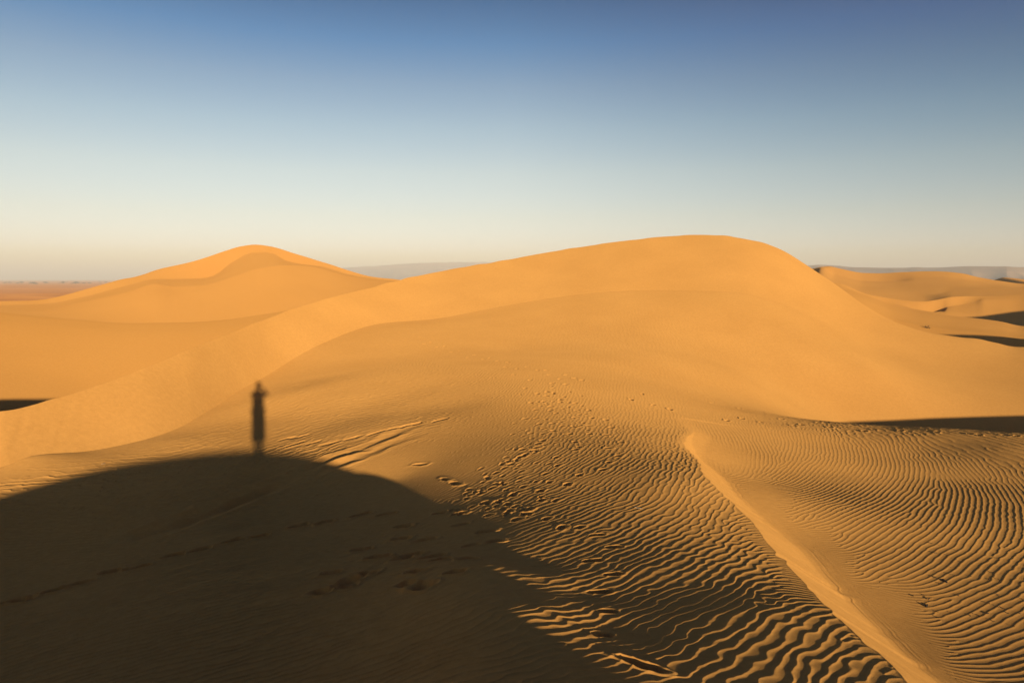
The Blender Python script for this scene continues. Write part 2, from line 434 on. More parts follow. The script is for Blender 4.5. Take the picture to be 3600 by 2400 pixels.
cn = np.hypot(num[..., 0], num[..., 1]) + 1e-9
cxg, cyg = num[..., 0]/cn, num[..., 1]/cn
lamg = np.exp(num[..., 2]); ampg = num[..., 3]*(.92 - .46*sstep(.0055, .010, num[..., 3]))
kx, ky = cyg*2*math.pi/lamg, -cxg*2*math.pi/lamg
# components along azimuth and radius, scaled by r (conformal)
ku = GR*(kx*np.cos(GU) - ky*np.sin(GU)); kv = GR*(kx*np.sin(GU) + ky*np.cos(GU))
curl = (np.gradient(kv, du, axis=0) - np.gradient(ku, dv, axis=1))*du*dv/(2*math.pi)
curl = np.where(GR < 40, curl, 0)
acc = curl.copy(); disl = []
rr_ = np.random.default_rng(3)
for i in range(acc.shape[0]-1):                      # error diffusion: whole ripples must end where the field turns
    js = range(1, acc.shape[1]-1) if i % 2 == 0 else range(acc.shape[1]-2, 0, -1)
    stp = 1 if i % 2 == 0 else -1
    for j in js:
        a = acc[i, j]; n = 0
        if abs(a) > .5 + .3*(rr_.random()-.5)*2: n = 1 if a > 0 else -1
        if n: disl.append((GX[i, j], GY[i, j], n))
        e = a - n
        acc[i, j+stp] += e*.44; acc[i+1, j-stp] += e*.19; acc[i+1, j] += e*.31; acc[i+1, j+stp] += e*.06
print('ripple forks', len(disl))
for x, y, s in disl:
    ddx, ddy = GX-x, GY-y; d2 = ddx**2+ddy**2 + (.6*du*GR)**2
    vx, vy = -s*ddy/d2, s*ddx/d2
    ku -= GR*(vx*np.cos(GU) - vy*np.sin(GU)); kv -= GR*(vx*np.sin(GU) + vy*np.cos(GU))
def poisson(ku, kv):
    nu, nv = ku.shape
    fu = .5*(ku[1:]+ku[:-1])*du; fv = .5*(kv[:, 1:]+kv[:, :-1])*dv    # edge differences of the phase
    b = np.zeros((nu, nv))
    au, av = 1/du**2, 1/dv**2
    b[1:] += fu*au; b[:-1] -= fu*au; b[:, 1:] += fv*av; b[:, :-1] -= fv*av
    def dct(a, axis):
        a = np.moveaxis(a, axis, -1); n = a.shape[-1]
        e = np.concatenate([a, a[..., ::-1]], -1)
        F = np.fft.fft(e)[..., :n]*np.exp(-1j*np.pi*np.arange(n)/(2*n))
        return np.moveaxis(F.real*.5, -1, axis)
    def idct(a, axis):
        a = np.moveaxis(a, axis, -1); n = a.shape[-1]
        k = np.arange(n)
        w = a*np.where(k == 0, .5, 1)*(2/n)
        F = np.concatenate([w*np.exp(1j*np.pi*k/(2*n)), np.zeros(a.shape)], -1)
        return np.moveaxis((np.fft.ifft(F)*2*n).real[..., :n], -1, axis)
    B = dct(dct(b, 0), 1)
    lu = (2-2*np.cos(np.pi*np.arange(nu)/nu))*au; lv = (2-2*np.cos(np.pi*np.arange(nv)/nv))*av
    lam = lu[:, None]+lv[None]; lam[0, 0] = 1
    S = B/lam; S[0, 0] = 0
    return idct(idct(S, 0), 1)
PHI = poisson(ku, kv)
fu = np.broadcast_to(((AZ-gu[0])/du)[:, None], X.shape); fv = (np.log(RR)-gv[0])/dv
phi = sample_cubic(PHI, fu, fv)
amp = sample_lin(ampg, fu, fv); lam = sample_lin(lamg, fu, fv)
Xf, Yf = X.astype(np.float32), Y.astype(np.float32)
for x, y, s in disl:
    phi += s*np.arctan2(Yf-np.float32(y), Xf-np.float32(x))
wavy = .35 + .65*sstep(.0028, .005, amp)               # bold ripples wander, fine ones run straight
wavy *= 1 - .55*sstep(0, .8, W)*(RR < 24)
phi += .9*wavy*(W < 0)*noise2(X*7, Y*7, 26)
phi += wavy*(1.6*noise2(X*2.2, Y*2.2, 21) + .85*noise2(X*6.5, Y*6.5, 22) + .25*noise2(X*16, Y*16, 23))
amp = amp*(1 + .28*noise2(X*1.1, Y*1.1, 24) + .22*noise2(X*4, Y*4, 25)).clip(.25, 1.8)
amp *= 1 - slip_zone.clip(0, 1); amp *= 1 - .95*bowl.clip(0, 1); amp *= 1 - .75*lee.clip(0, 1)
amp *= sstep(0, .06, 1 - v)[None, :]
dim = sstep(1.0, -1.5, X*TDIR[0]+Y*TDIR[1]-1.6)*(RR < 18)      # fine firm ripples on the flank behind the crest
amp *= 1 + .9*dim
amp = np.minimum(amp, (.033+.025*dim-.004*sstep(.3, 1, W))*lam)                        # no ripple steeper than sand can stand
# keep ripples that the sheet cannot carry from turning into stair steps
cell = np.maximum(np.gradient(RR, axis=1), 0)
amp *= np.where(RR > 30, .8, 1.0)
amp *= 1 - .15*sstep(.2, 1.5, W)*(Y < 24)                  # lower ripples on the lee side
amp *= 1 - .18*sstep(-.2, -1.0, W)*sstep(5, 8, RR)*(W > -8)
ph2 = phi + .55*np.sin(phi)
rip = 1 - np.sqrt(np.sin(ph2/2)**2 + .02)
RIPH = 2*amp*(rip - .36)

# ----------------------------------------------------------------- footprints, furrows, slumps
PRINT = np.zeros_like(Z); FLAT = np.ones_like(Z)
def patch(x, y, rmax):
    """index window of the sheet around a point"""
    a = math.atan2(x, y); r = math.hypot(x, y)
    da = rmax/max(r, .5)*1.1
    i0, i1 = np.searchsorted(AZ, a-da), np.searchsorted(AZ, a+da)
    rt = TOE.dist(np.array([a]))[0]
    lo, hi = max(r-rmax, R_MIN*1.001), r+rmax
    f = lambda q: math.log(max(q, R_MIN)/R_MIN)/math.log(rt/R_MIN)*(NV-1)
    j0, j1 = int(f(lo)*.985)-4, int(f(hi)*1.015)+5
    return slice(max(i0, 0), min(i1+1, NU)), slice(max(j0, 0), min(max(j1, 1), NV))
def stamp(x, y, ang, length=.29, width=.115, depth=.04, rim=.014, push=.0):
    """a shoe print: sunk sole, steep walls, sand pushed up round it"""
    sl = patch(x, y, length*1.6)
    if sl[0].stop - sl[0].start < 2 or sl[1].stop - sl[1].start < 2: return
    dx, dy = X[sl]-x, Y[sl]-y
    c, s = math.cos(ang), math.sin(ang)
    a = dx*c+dy*s; b = -dx*s+dy*c
    b = b + .12*width*np.sin(a/length*5)
    wl = width*(1 + .16*np.clip(a/length*2, -1, 1))
    d = np.sqrt((a/(length*.5))**2 + (b/(wl*.5))**2) + .10*noise2(X[sl]*14, Y[sl]*14, int(abs(x*991+y*37)) % 999)
    hole = 1 - sstep(.5, 1.15, d)
    tilt = 1 + .35*a/(length*.5)
    rimv = np.exp(-((d-1.28)/.26)**2)*(1 + push*np.sign(a)*np.clip(abs(a)/length*2, 0, 1))
    PRINT[sl] += -depth*hole*tilt.clip(.5, 1.5) + rim*rimv
    FLAT[sl] *= 1 - .85*(1-sstep(.9, 1.5, d))
def stamps_from(pts, ang_img=None, **kw):
    xs, ys = unproject([p[0] for p in pts], [p[1] for p in pts])
    for i in range(len(pts)):
        if ang_img is None: a = rad(90) + random.uniform(-.35, .35)
        else:
            dx = 10*math.cos(rad(ang_img)); dy = 10*math.sin(rad(ang_img))
            xa, ya = unproject([pts[i][0]+dx], [pts[i][1]-dy])
            a = math.atan2(ya[0]-ys[i], xa[0]-xs[i]) + random.uniform(-.12, .12)
        k = dict(kw)
        f = random.uniform(.85, 1.15)
        for n in ('length', 'width', 'depth', 'rim'):
            if n in k: k[n] *= random.uniform(.85, 1.15)
        stamp(xs[i], ys[i], a, **k)

TR_A = [(20, 1382), (50, 1378), (120, 1357), (178, 1340), (255, 1312), (315, 1302), (395, 1275), (460, 1262), (530, 1243), (595, 1232), (685, 1208), (745, 1200), (830, 1183), (885, 1183)]
stamps_from(TR_A, ang_img=16, length=.30, width=.17, depth=.11, rim=.02)
TR_B = [(927, 1210), (921, 1238), (976, 1241), (828, 1263), (866, 1280), (944, 1276), (921, 1284), (1010, 1286), (1071, 1284), (956, 1313), (1044, 1313), (933, 1341), (969, 1345), (845, 1317), (805, 1333), (758, 1316), (734, 1360), (990, 1280), (790, 1345)]
stamps_from(TR_B, ang_img=12, length=.27, width=.17, depth=.05, rim=.018)
stamps_from([(1008, 1179), (1057, 1179), (1057, 1205), (1115, 1222), (1081, 1253), (1136, 1244)], ang_img=14, length=.26, width=.14, depth=.045, rim=.010)
stamps_from([(1371, 1229), (1409, 1257), (1361, 1287), (1409, 1317), (1379, 1357), (1396, 1402), (1382, 1455)], ang_img=10, length=.22, width=.11, depth=.055, rim=.004)
stamps_from([(1468, 1524)], ang_img=-18, length=.34, width=.12, depth=.055, rim=.012)
TR_D = [(1204, 1046), (1153, 1065), (1140, 1085), (1150, 1109), (1105, 1132), (1112, 1154), (1167, 1157), (1241, 1126), (1244, 1147), (1218, 1168), (1204, 1180), (1187, 1193), (1279, 1049), (1281, 1068), (1253, 1087), (1262, 1106),
        (1331, 1090), (1304, 1111), (1421, 1046), (1399, 1061), (1385, 1078), (1255, 1191), (1290, 1212), (1331, 1211), (1172, 1065), (1130, 1120), (1178, 1135)]
stamps_from(TR_D, length=.21, width=.13, depth=.038, rim=.006)
TR_E = [(1206, 892), (1234, 904), (1257, 900), (1271, 902), (1254, 909), (1287, 918), (1286, 923), (1219, 925), (1249, 922), (1229, 941), (1264, 933), (1264, 942), (1277, 949), (1206, 961), (1231, 960), (1321, 925), (1324, 942), (1321, 959),
        (1352, 942), (1359, 960), (1352, 978), (1321, 980), (1391, 965), (1404, 982), (1309, 997), (1354, 997), (1394, 999), (1239, 973), (1249, 983), (1269, 972), (1267, 989), (1219, 994), (1321, 1015), (1427, 1016), (1247, 1011), (1237, 1018),
        (1397, 1029), (1322, 1032), (1234, 1027), (1201, 1031), (1224, 1034), (1196, 1048)]
stamps_from(TR_E, length=.22, width=.15, depth=.042, rim=.007)
TR_F = [(1142, 829), (1166, 832), (1187, 847), (1179, 861), (1217, 873), (1261, 860), (1286, 870), (1254, 850), (1337, 873), (1300, 882), (1268, 880), (927, 743.5), (917, 763), (940, 756), (951, 768), (974, 790), (990, 786), (1004, 797), (1020, 795), (1037, 808), (1055, 806), (1074, 821), (1090, 815), (1110, 825), (1125, 822),
        (1210, 842), (1235, 850), (1160, 842), (1300, 860), (1320, 868), (965, 775), (930, 780)]
rt_ = random.Random(5)
TR_X = []
for k in range(120):
    u_ = rt_.random(); cx_ = 1285 - 150*u_**1.1 + 25*math.sin(6*u_); py_ = 895 + 290*u_
    TR_X.append((cx_ + rt_.gauss(0, 38+26*u_), py_ + rt_.gauss(0, 6)))
stamps_from(TR_X, length=.18, width=.11, depth=.022, rim=.005)
stamps_from(TR_F, length=.26, width=.18, depth=.04, rim=.010)
TR_G = [(1577, 914), (1634, 925), (1699, 938), (1748, 969), (1763, 949), (1669, 966), (1705, 960), (1824, 977), (1842, 975), (1907, 981), (1921, 971), (1986, 990), (1983, 977), (2008, 987), (2069, 990), (2066, 984), (2152, 994), (2138, 989), (2228, 996), (2250, 998), (2308, 999), (2335, 1000), (1539, 940), (1500, 930), (1795, 962), (1880, 970),
        (1450, 918), (1475, 905)]
stamps_from(TR_G, length=.26, width=.16, depth=.045, rim=.014)
# old, softened steps at the foot of the furrows: scalloped lips
stamps_from([(677, 1019), (719, 1016), (757, 1017), (810, 1005), (864, 994), (910, 983), (948, 974), (1010, 964), (660, 1006), (690, 1002)], ang_img=17, length=.62, width=.26, depth=.05, rim=.004)
stamps_from([(965, 1066)], ang_img=6, length=.40, width=.14, depth=.06, rim=.012)
stamps_from([(1022, 1101), (1045, 1110)], ang_img=-10, length=.32, width=.15, depth=.07, rim=.014)

def furrow(pts, width, depth, fade=(1.0, 1.0)):
    pts = np.array(pts, float)
    t = np.r_[0, np.cumsum(np.hypot(*np.diff(pts, axis=0).T))]
    q = np.linspace(0, t[-1], 90)
    xs, ys = unproject(pchip1(t, pts[:, 0], q), pchip1(t, pts[:, 1], q))
    best = np.full(Z.shape, 9.0); side_ = np.zeros(Z.shape); along = np.zeros(Z.shape)
    a0, a1 = np.arctan2(xs, ys).min()-.05, np.arctan2(xs, ys).max()+.05
    si = slice(np.searchsorted(AZ, a0), np.searchsorted(AZ, a1))
    Xs, Ys = X[si], Y[si]; bd = np.full(Xs.shape, 9.0); sd = np.zeros(Xs.shape); al = np.zeros(Xs.shape)
    for k in range(len(xs)-1):
        ex, ey = xs[k+1]-xs[k], ys[k+1]-ys[k]; l2 = ex*ex+ey*ey+1e-12
        m = np.clip(((Xs-xs[k])*ex+(Ys-ys[k])*ey)/l2, 0, 1)
        dx, dy = Xs-xs[k]-m*ex, Ys-ys[k]-m*ey; d = np.hypot(dx, dy)
        u = d < bd
        bd = np.where(u, d, bd); sd = np.where(u, np.sign(ex*dy-ey*dx), sd); al = np.where(u, (k+m)/(len(xs)-1), al)
    env = sstep(0, .1*fade[0], al)*sstep(0, .1*fade[1], 1-al)*(1 + .25*noise2(al*22, al*0+width*50, 78))
    d = bd*(1 + .15*noise2(Xs*3, Ys*3, 77))
    env = env*(1 + 1.3*sstep(.6, .35, al))
    PRINT[si] += env*(-depth*np.exp(-(d/width)**2) + depth*.45*np.exp(-((d-1.9*width)/(.6*width))**2))
    FLAT[si] *= 1 - .8*env*np.exp(-(d/(1.6*width))**2)
furrow([(171, 1278), (307, 1230), (547, 1143), (717, 1072), (744, 1058), (810, 1036), (877, 1007), (944, 980), (1000, 969), (1050, 962)], .16, .045, (2.5, 3))
furrow([(250, 1262), (360, 1224), (512, 1167), (650, 1113), (772, 1067), (832, 1045), (899, 1016), (955, 998), (1005, 985)], .16, .04, (2.5, 3))

Z = Z + RIPH*FLAT + PRINT
Z += .02*noise2(X*.5, Y*.5, 91) * sstep(3, 8, RR) * (1-sstep(25, 40, RR)) * .6
# fine streaks raked along the slip face
Z += slip_zone*.0007*noise2(W*40, (Y)*.8, 31)
Z[:, -1] = ZT

# rest of the circle: under the photographer and behind the camera
azb = np.linspace(AZ[-1], 2*math.pi + AZ[0], 160)
rb = np.r_[0.0, np.exp(np.linspace(math.log(.25), math.log(60), 90))]
XB = rb[None]*np.sin(azb)[:, None]; YB = rb[None]*np.cos(azb)[:, None]
ZB = base_land(XB, YB)
aza = AZ[::12]; aza = np.r_[aza, AZ[-1]]; ra = np.r_[0.0, np.linspace(.15, R_MIN*1.01, 24)]
XA = ra[None]*np.sin(aza)[:, None]; YA = ra[None]*np.cos(aza)[:, None]
ZA = base_land(XA, YA) - .004
ground = grid_mesh('ground', [(X, Y, Z), (XB, YB, ZB), (XA, YA, ZA)], SAND)
tag(ground, 'rippled orange sand with footprints, half in shadow, filling the foreground', kind='structure')

# ----------------------------------------------------------------- main dune: slip face from its toe line to the skyline crest
slope = dist_line([(-1700, 27), (-300, 27), (0, 27), (433, 26), (617, 24), (760, 22), (1000, 19), (1280, 19), (1500, 22), (1650, 22), (1780, 20), (1900, 15), (2060, 13), (2200, 12), (2352, 10), (3000, 9), (4300, 9)])
def main_crest(az):
    sg = np.tan(np.radians(slope(az))); te = CREST.tan_el(az)
    rt = TOE.dist(az); zt = pchip1(AZ, ZT, az)
    # zt + sg (r - rt) = CAMZ + te r
    return (CAMZ - zt + sg*rt)/(sg - te)
RCR = main_crest(AZ); ZCR = CAMZ + RCR*CREST.tan_el(AZ)
n1, n2 = 170, 70
f = np.linspace(0, 1, n1)[None]
R1 = RT[:, None] + (RCR-RT)[:, None]*f
sg0 = (ZCR-ZT)/(RCR-RT)
round_ = .1 + .9*sstep(rad(5), rad(24), AZ)                     # sharp brink on the left, rounded shoulder on the right
m_near = (Z[:, -4]-Z[:, -30])/(RR[:, -4]-RR[:, -30])
soft = sstep(rad(16), rad(24), AZ)
m0 = sg0*(1-soft) + m_near.clip(.02, .6)*soft
m1 = sg0*(1-.55*round_) + CREST.tan_el(AZ)*.55*round_
Z1 = hermite(RT[:, None], RCR[:, None], ZT[:, None], ZCR[:, None], m0[:, None], m1[:, None], f)
X1 = R1*SA; Y1 = R1*CA
Z1 += (.03*noise2(X1*.35, Y1*.35, 41) + .05*noise2(X1*.12, Y1*.12, 44))*np.sin(np.pi*f)**.7
# avalanche streaks running down the face on the left
st = noise2((AZ*130)[:, None] - 3.0*f, f*1.2+0*X1, 43)
Z1 += .004*st*np.sin(np.pi*f)*np.clip(1-(AZ[:, None]-rad(-34))/rad(9), .10, 1)
crest_w = .012*noise2(AZ*60, AZ*0+.3, 45)*np.clip(RCR/30, .6, 3)
Z1 += (crest_w[:, None])*f**6
# back of the dune
f2 = np.linspace(0, 1, n2)[None]
R2 = RCR[:, None] + 34*f2
ZE = np.minimum(ZCR-6.0, -9.5)
Z2 = hermite(RCR[:, None], RCR[:, None]+34, (ZCR+crest_w)[:, None], ZE[:, None], np.full((NU, 1), -.30), np.full((NU, 1), -.05), f2)
Z2[:, 1:] -= .02
dune = grid_mesh('sand_dune', [(np.c_[X1, R2[:, 1:]*SA], np.c_[Y1, R2[:, 1:]*CA], np.c_[Z1, Z2[:, 1:]])], SAND)
tag(dune, 'long golden dune with a smooth crest sweeping across the middle', kind='structure')

# ----------------------------------------------------------------- further dunes: sheets through their own feature lines
def layer(name, az0, az1, nu, knots, subdiv, label, mat=FARSAND, nz=.04, seed=50, crisp=0.0):
    """knots: list of functions az -> (r, z) ordered outwards"""
    az = np.linspace(az0, az1, nu)
    rk = np.stack([np.broadcast_to(k(az)[0], az.shape) for k in knots]); zk = np.stack([np.broadcast_to(k(az)[1], az.shape) for k in knots])
    for i in range(1, len(rk)): rk[i] = np.maximum(rk[i], rk[i-1] + .3)
    m = pchip_slopes(rk, zk)
    rows_r, rows_z = [], []
    for i in range(len(knots)-1):
        t = np.linspace(0, 1, subdiv[i], endpoint=(i == len(knots)-2))[:, None]
        rows_r.append(rk[i] + (rk[i+1]-rk[i])*t); rows_z.append(crisp*(zk[i]+(zk[i+1]-zk[i])*t) + (1-crisp)*hermite(rk[i], rk[i+1], zk[i], zk[i+1], m[i], m[i+1], t))
    Rl = np.concatenate(rows_r).T; Zl = np.concatenate(rows_z).T
    Xl = Rl*np.sin(az)[:, None]; Yl = Rl*np.cos(az)[:, None]
    if nz:
        Zl = Zl + nz*noise2(Xl*.08, Yl*.08, seed) + nz*.35*noise2(Xl*.3, Yl*.3, seed+1)
    o = grid_mesh(name, [(Xl, Yl, Zl)], mat)
    tag(o, label, kind='structure')
    return o
def im(pts, r):
    c = Curve(pts); rf = dist_line(r) if isinstance(r, list) else None
    def k(az):
        rr = rf(az) if rf else np.full(az.shape, float(r))
        return rr, CAMZ + rr*c.tan_el(az)
    return k
def off(k, dr, z=None, dz=0):
    def g(az):
        r, zz = k(az)
        return r+dr, (np.full(az.shape, float(z)) if z is not None else zz+dz)
    return g
A = lambda px: float(ray(px, 680)[0])

c_top = im([(-1400, 640), (-600, 680), (-200, 703), (0, 719), (100, 728), (200, 737), (300, 742.5), (420, 741), (520, 733), (600, 722), (690, 706), (760, 690), (860, 665), (930, 650), (1000, 640), (1150, 640)], [(-1400, 78), (0, 76), (600, 74), (860, 74), (1150, 76)])
layer('sand_dune', A(-1300), A(1120), 420, [off(c_top, -34, z=-9.5), off(c_top, -24, dz=-4.6), off(c_top, -13, dz=-1.75), off(c_top, -5, dz=-.33), c_top, off(c_top, 7, dz=-1.6), off(c_top, 30, z=-14.5)],
      [30, 40, 50, 50, 20, 20, 2], 'low tan dune slope behind the left crest, in front of the peak', nz=.05, seed=60)

d_top = im([(-700, 700), (-200, 694), (0, 692), (60, 691), (100, 688), (140, 680), (200, 663.5), (250, 650), (280, 641.5), (305, 637), (330, 630), (360, 619), (450, 597), (520, 574.5), (552, 565.5), (585, 561.5), (618, 565), (680, 583), (760, 608), (820, 627.5), (850, 635), (900, 641), (1000, 652)],
           [(-700, 150), (0, 150), (300, 152), (585, 157), (850, 160), (1000, 160)])
d_l1 = im([(-700, 708), (0, 702), (100, 698), (200, 680), (260, 664), (300, 654), (358, 641), (400, 640), (467, 637), (490, 631), (535, 600), (581, 580), (610, 579), (624, 581), (657, 598), (690, 606), (735, 612), (800, 630), (850, 639), (900, 645), (1000, 655)],
          [(-700, 147), (0, 147), (200, 147), (350, 148), (585, 154.5), (850, 158.3), (1000, 159)])
d_l2 = im([(-700, 714), (0, 709), (100, 707), (200, 692), (300, 668), (358, 652), (400, 658), (457, 656), (535, 636), (590, 618), (657, 609), (697, 609.5), (735, 616), (800, 634), (850, 643), (900, 648), (1000, 660)],
          [(-700, 139), (0, 138), (300, 132), (585, 134), (700, 143), (850, 147), (1000, 151)])
d_b = im([(-700, 735), (-200, 728), (0, 730), (100, 738), (300, 752), (420, 751), (520, 743), (600, 732), (690, 716), (760, 700), (860, 675), (930, 660), (1000, 670)], [(-700, 115), (0, 114), (585, 112), (850, 124), (1000, 130)])
layer('sand_dune', A(-600), A(980), 520, [off(d_b, -18, z=-14.5), d_b, d_l2, d_l1, d_top, off(d_top, 3, dz=-.5), off(d_top, 40, z=-15.5)],
      [20, 60, 50, 40, 12, 20, 2], 'peaked golden dune at the left, against the sky', nz=.06, seed=64, crisp=.8)

# dunes at the right, beyond the shoulder
r1_brow = im([(1700, 640), (1929, 663), (1985, 678), (2050, 701), (2107, 714), (2150, 720), (2194, 726), (2260, 733), (2300, 738.5), (2352, 748), (2600, 752), (3000, 740), (3600, 720)], [(1700, 131), (2100, 130), (2352, 127), (3000, 122), (3600, 118)])
r1_low = im([(1700, 700), (1929, 690), (2060, 735), (2150, 752), (2250, 765), (2352, 781), (2600, 800), (3000, 800), (3600, 800)], [(1700, 97), (2060, 96), (2352, 94), (3600, 90)])
r2_toe = im([(1700, 634), (1929, 655), (1985, 675), (2029, 693), (2074, 702.5), (2107, 711.5), (2140, 716), (2163, 711.5), (2176, 705), (2207, 699.5), (2240, 692), (2263, 687), (2300, 687), (2352, 690), (2600, 690), (3600, 690)], [(1700, 139), (2060, 139), (2107, 139.5), (2163, 143), (2240, 149), (2352, 154), (3600, 157)])
r2_top = im([(1700, 630), (1929, 651), (1989, 673.5), (2029, 681.5), (2074, 689), (2118, 692), (2147, 689), (2163, 686), (2189, 681), (2240, 679), (2280, 678.5), (2329, 677), (2352, 677.5), (2600, 672), (3600, 670)], [(1700, 141), (1985, 140.5), (2060, 141.4), (2107, 142.4), (2163, 146.4), (2240, 153), (2352, 160), (3600, 164)])
def r2_trough(az):
    r, z = r1_brow(az); k = sstep(A(2100), A(2300), az)
    return r + 4 + 5*k, z + .05 - 1.1*k
layer('sand_dune', A(1750), A(3500), 420, [off(r1_low, -22, z=-10.5), off(r1_low, -8, dz=-1.9), r1_low, r1_brow, r2_trough, r2_toe, r2_top, off(r2_top, 3, dz=-1.2), off(r2_top, 25, z=-8)],
      [20, 20, 40, 14, 30, 30, 8, 16, 2], 'brown rippled dune with a bright curved lip beyond the shoulder', nz=.05, seed=70, crisp=.8)
r3_top = im([(1700, 640), (1840, 622), (1865, 617), (1887, 613), (1902, 612), (1929, 617), (1985, 627), (2018, 627.5), (2074, 625), (2140, 623), (2174, 624), (2207, 628), (2252, 638), (2296, 645), (2352, 652), (2600, 655), (3600, 655)], [(1700, 236), (3600, 236)])
r3_toe = im([(1700, 646), (1840, 630), (1870, 622), (1889, 616), (1918, 630), (1940, 635.5), (1985, 645.5), (2018, 646.5), (2051, 645), (2107, 638.5), (2163, 636.5), (2207, 640), (2252, 647), (2296, 652), (2352, 658), (2600, 660), (3600, 660)], [(1700, 230), (3600, 230)])
r3_mid = im([(1700, 668), (1840, 655), (1900, 655), (1985, 668), (2074, 672), (2163, 668), (2252, 664), (2352, 664), (2600, 665), (3600, 665)], [(1700, 203), (3600, 203)])
r3_low = im([(1700, 690), (1840, 680), (1929, 685), (2018, 697), (2118, 705), (2189, 692), (2240, 690), (2352, 688), (2600, 682), (3600, 682)], [(1700, 186), (3600, 186)])
layer('sand_dune', A(1720), A(3500), 420, [off(r3_low, -16, z=-13), r3_low, r3_mid, r3_toe, r3_top, off(r3_top, 4, dz=-.8), off(r3_top, 40, z=-15)],
      [20, 30, 30, 16, 8, 12, 2], 'long low orange dune below the distant plateau at the right', nz=.06, seed=74, crisp=.8)

def mound(ts, qs, sc, foot0, foot1, label, t_soft=6, base=-13.5):
    """a dune lying across the sun, given by the height of its crest over the grazing plane"""
    t = np.linspace(min(ts)-t_soft, max(ts)+t_soft*3, 160); s_ = np.linspace(sc-foot0, sc+foot1, 90)
    T_, S_ = np.meshgrid(t, s_, indexing='ij')
    zc = pchip1(ts, np.array(qs) - TS*sc, t)
    env = sstep(min(ts)-t_soft, min(ts), t)*(1-sstep(max(ts), max(ts)+t_soft*3, t))
    zc = base + (zc-base)*env
    u = np.where(S_ < sc, (S_-sc)/foot0, (S_-sc)/foot1)
    prof = np.where(u < 0, np.cos(np.clip(u, -1, 0)*math.pi)*.5+.5, 1-np.abs(u)**.9)
    Zm = base - .5 + (zc[:, None]-base)*prof + .05*noise2(T_*.2, S_*.2, 140)
    o = grid_mesh('sand_dune', [(T_*TDIR[0]+S_*SDIR[0], T_*TDIR[1]+S_*SDIR[1], Zm)], FARSAND)
    tag(o, label, kind='structure'); return o
mound([72, 75, 78, 82, 88], [4.2, 4.0, 3.6, 2.4, 1.0], 20, 28, 20, 'dune just out of view at the right, shading the hollow behind the long crest', 5)
mound([110, 113, 118, 124, 136], [7.7, 7.7, 8.0, 8.5, 9], 40, 30, 22, 'dune further out of view at the right, shading the brown rippled dune', 4)
mound([169, 171, 175, 185], [13.4, 13.9, 14.4, 15], 62, 40, 28, 'far dune out of view at the right', 3)
# small far dune with a dark flank
cxr, cyr = 330*math.sin(A(2300)), 330*math.cos(A(2300)); cz = CAMZ + 330*float(ray(2300, 636.5)[1])
uu, ww = np.meshgrid(np.linspace(-40, 80, 120), np.linspace(-70, 60, 100), indexing='ij')
e1 = np.array([math.cos(rad(8)), -math.sin(rad(8))]); e2 = np.array([math.sin(rad(8)), math.cos(rad(8))])
top_ = cz - np.where(ww < 0, .10, .16)*np.abs(ww) - .0006*ww**2
zz = np.where(uu < 0, top_ + .55*uu, top_ - .10*uu - .0008*uu**2)
o_ = grid_mesh('sand_dune', [(cxr + uu*e1[0] + ww*e2[0], cyr + uu*e1[1] + ww*e2[1], np.maximum(zz, -14.5))], FARSAND)
tag(o_, 'small pointed dune with a dark left flank, far off at the right edge', kind='structure')

# ----------------------------------------------------------------- plain, plateaus
PZ = -14.0
ap = np.linspace(-math.pi, math.pi, 361); rp_ = np.r_[0, np.exp(np.linspace(math.log(60), math.log(30000), 60))]
XP = rp_[None]*np.sin(ap)[:, None]; YP = rp_[None]*np.cos(ap)[:, None]
plain = grid_mesh('plain', [(XP, YP, np.full(XP.shape, PZ) + .9*noise2(XP*.006, YP*.006, 81)*sstep(150, 700, np.hypot(XP, YP)))], PLAIN)
tag(plain, 'flat red-brown desert plain reaching the horizon', kind='structure')

def mesa(name, px0, px1, tops, dist, depth, label, seed, rough=1.0):
    az = np.linspace(A(px0), A(px1), 700)
    c = Curve(tops); zt = CAMZ + dist*c.tan_el(az)
    nv = 60; f = np.linspace(0, 1, nv)[None]
    prof = np.where(f < .6, (f/.6)**1.25, 1.0)
    R = dist - depth*(1-np.minimum(f/.6, 1)) + np.maximum(f-.6, 0)*depth*3
    u = np.broadcast_to((az*dist/90)[:, None], (len(az), nv))
    gully = np.abs(noise2(u*.5 + .8*f*0, f*2.0+0*u, seed)) + .5*np.abs(noise2(u*1.4+f*1.5, f*3+0*u, seed+1))
    H = (zt[:, None]-PZ)
    Zm = PZ - 3 + (H+3)*prof - rough*.20*H*gully*np.sin(np.pi*np.minimum(f/.6, 1))
    Zm = Zm + rough*.025*H*noise2(u*2.2, f+0*u, seed+2)*(f >= .55)
    R = R + rough*depth*.10*noise2(u*.35, f*2+0*u, seed+3)
    Rb = R
    o = grid_mesh(name, [(Rb*np.sin(az)[:, None], Rb*np.cos(az)[:, None], Zm)], ROCK)
    tag(o, label, kind='structure')
mesa('hills', 640, 1300, [(600, 634), (700, 627), (760, 619), (785, 615), (850, 611), (920, 606.5), (1000, 603), (1060, 601.5), (1130, 602), (1200, 606), (1350, 612)], 6000, 900, 'pale pinkish plateau on the horizon between the dunes', 101, .6)
mesa('hills', 1690, 2900, [(1650, 612), (1800, 612), (1860, 610), (1882, 607.5), (1925, 609.5), (1960, 613), (2060, 614.5), (2150, 614), (2230, 611.5), (2300, 611.5), (2352, 613.5), (2500, 611), (2900, 612)], 3000, 700, 'grey brown eroded plateau on the horizon at the right', 111, 1.0)


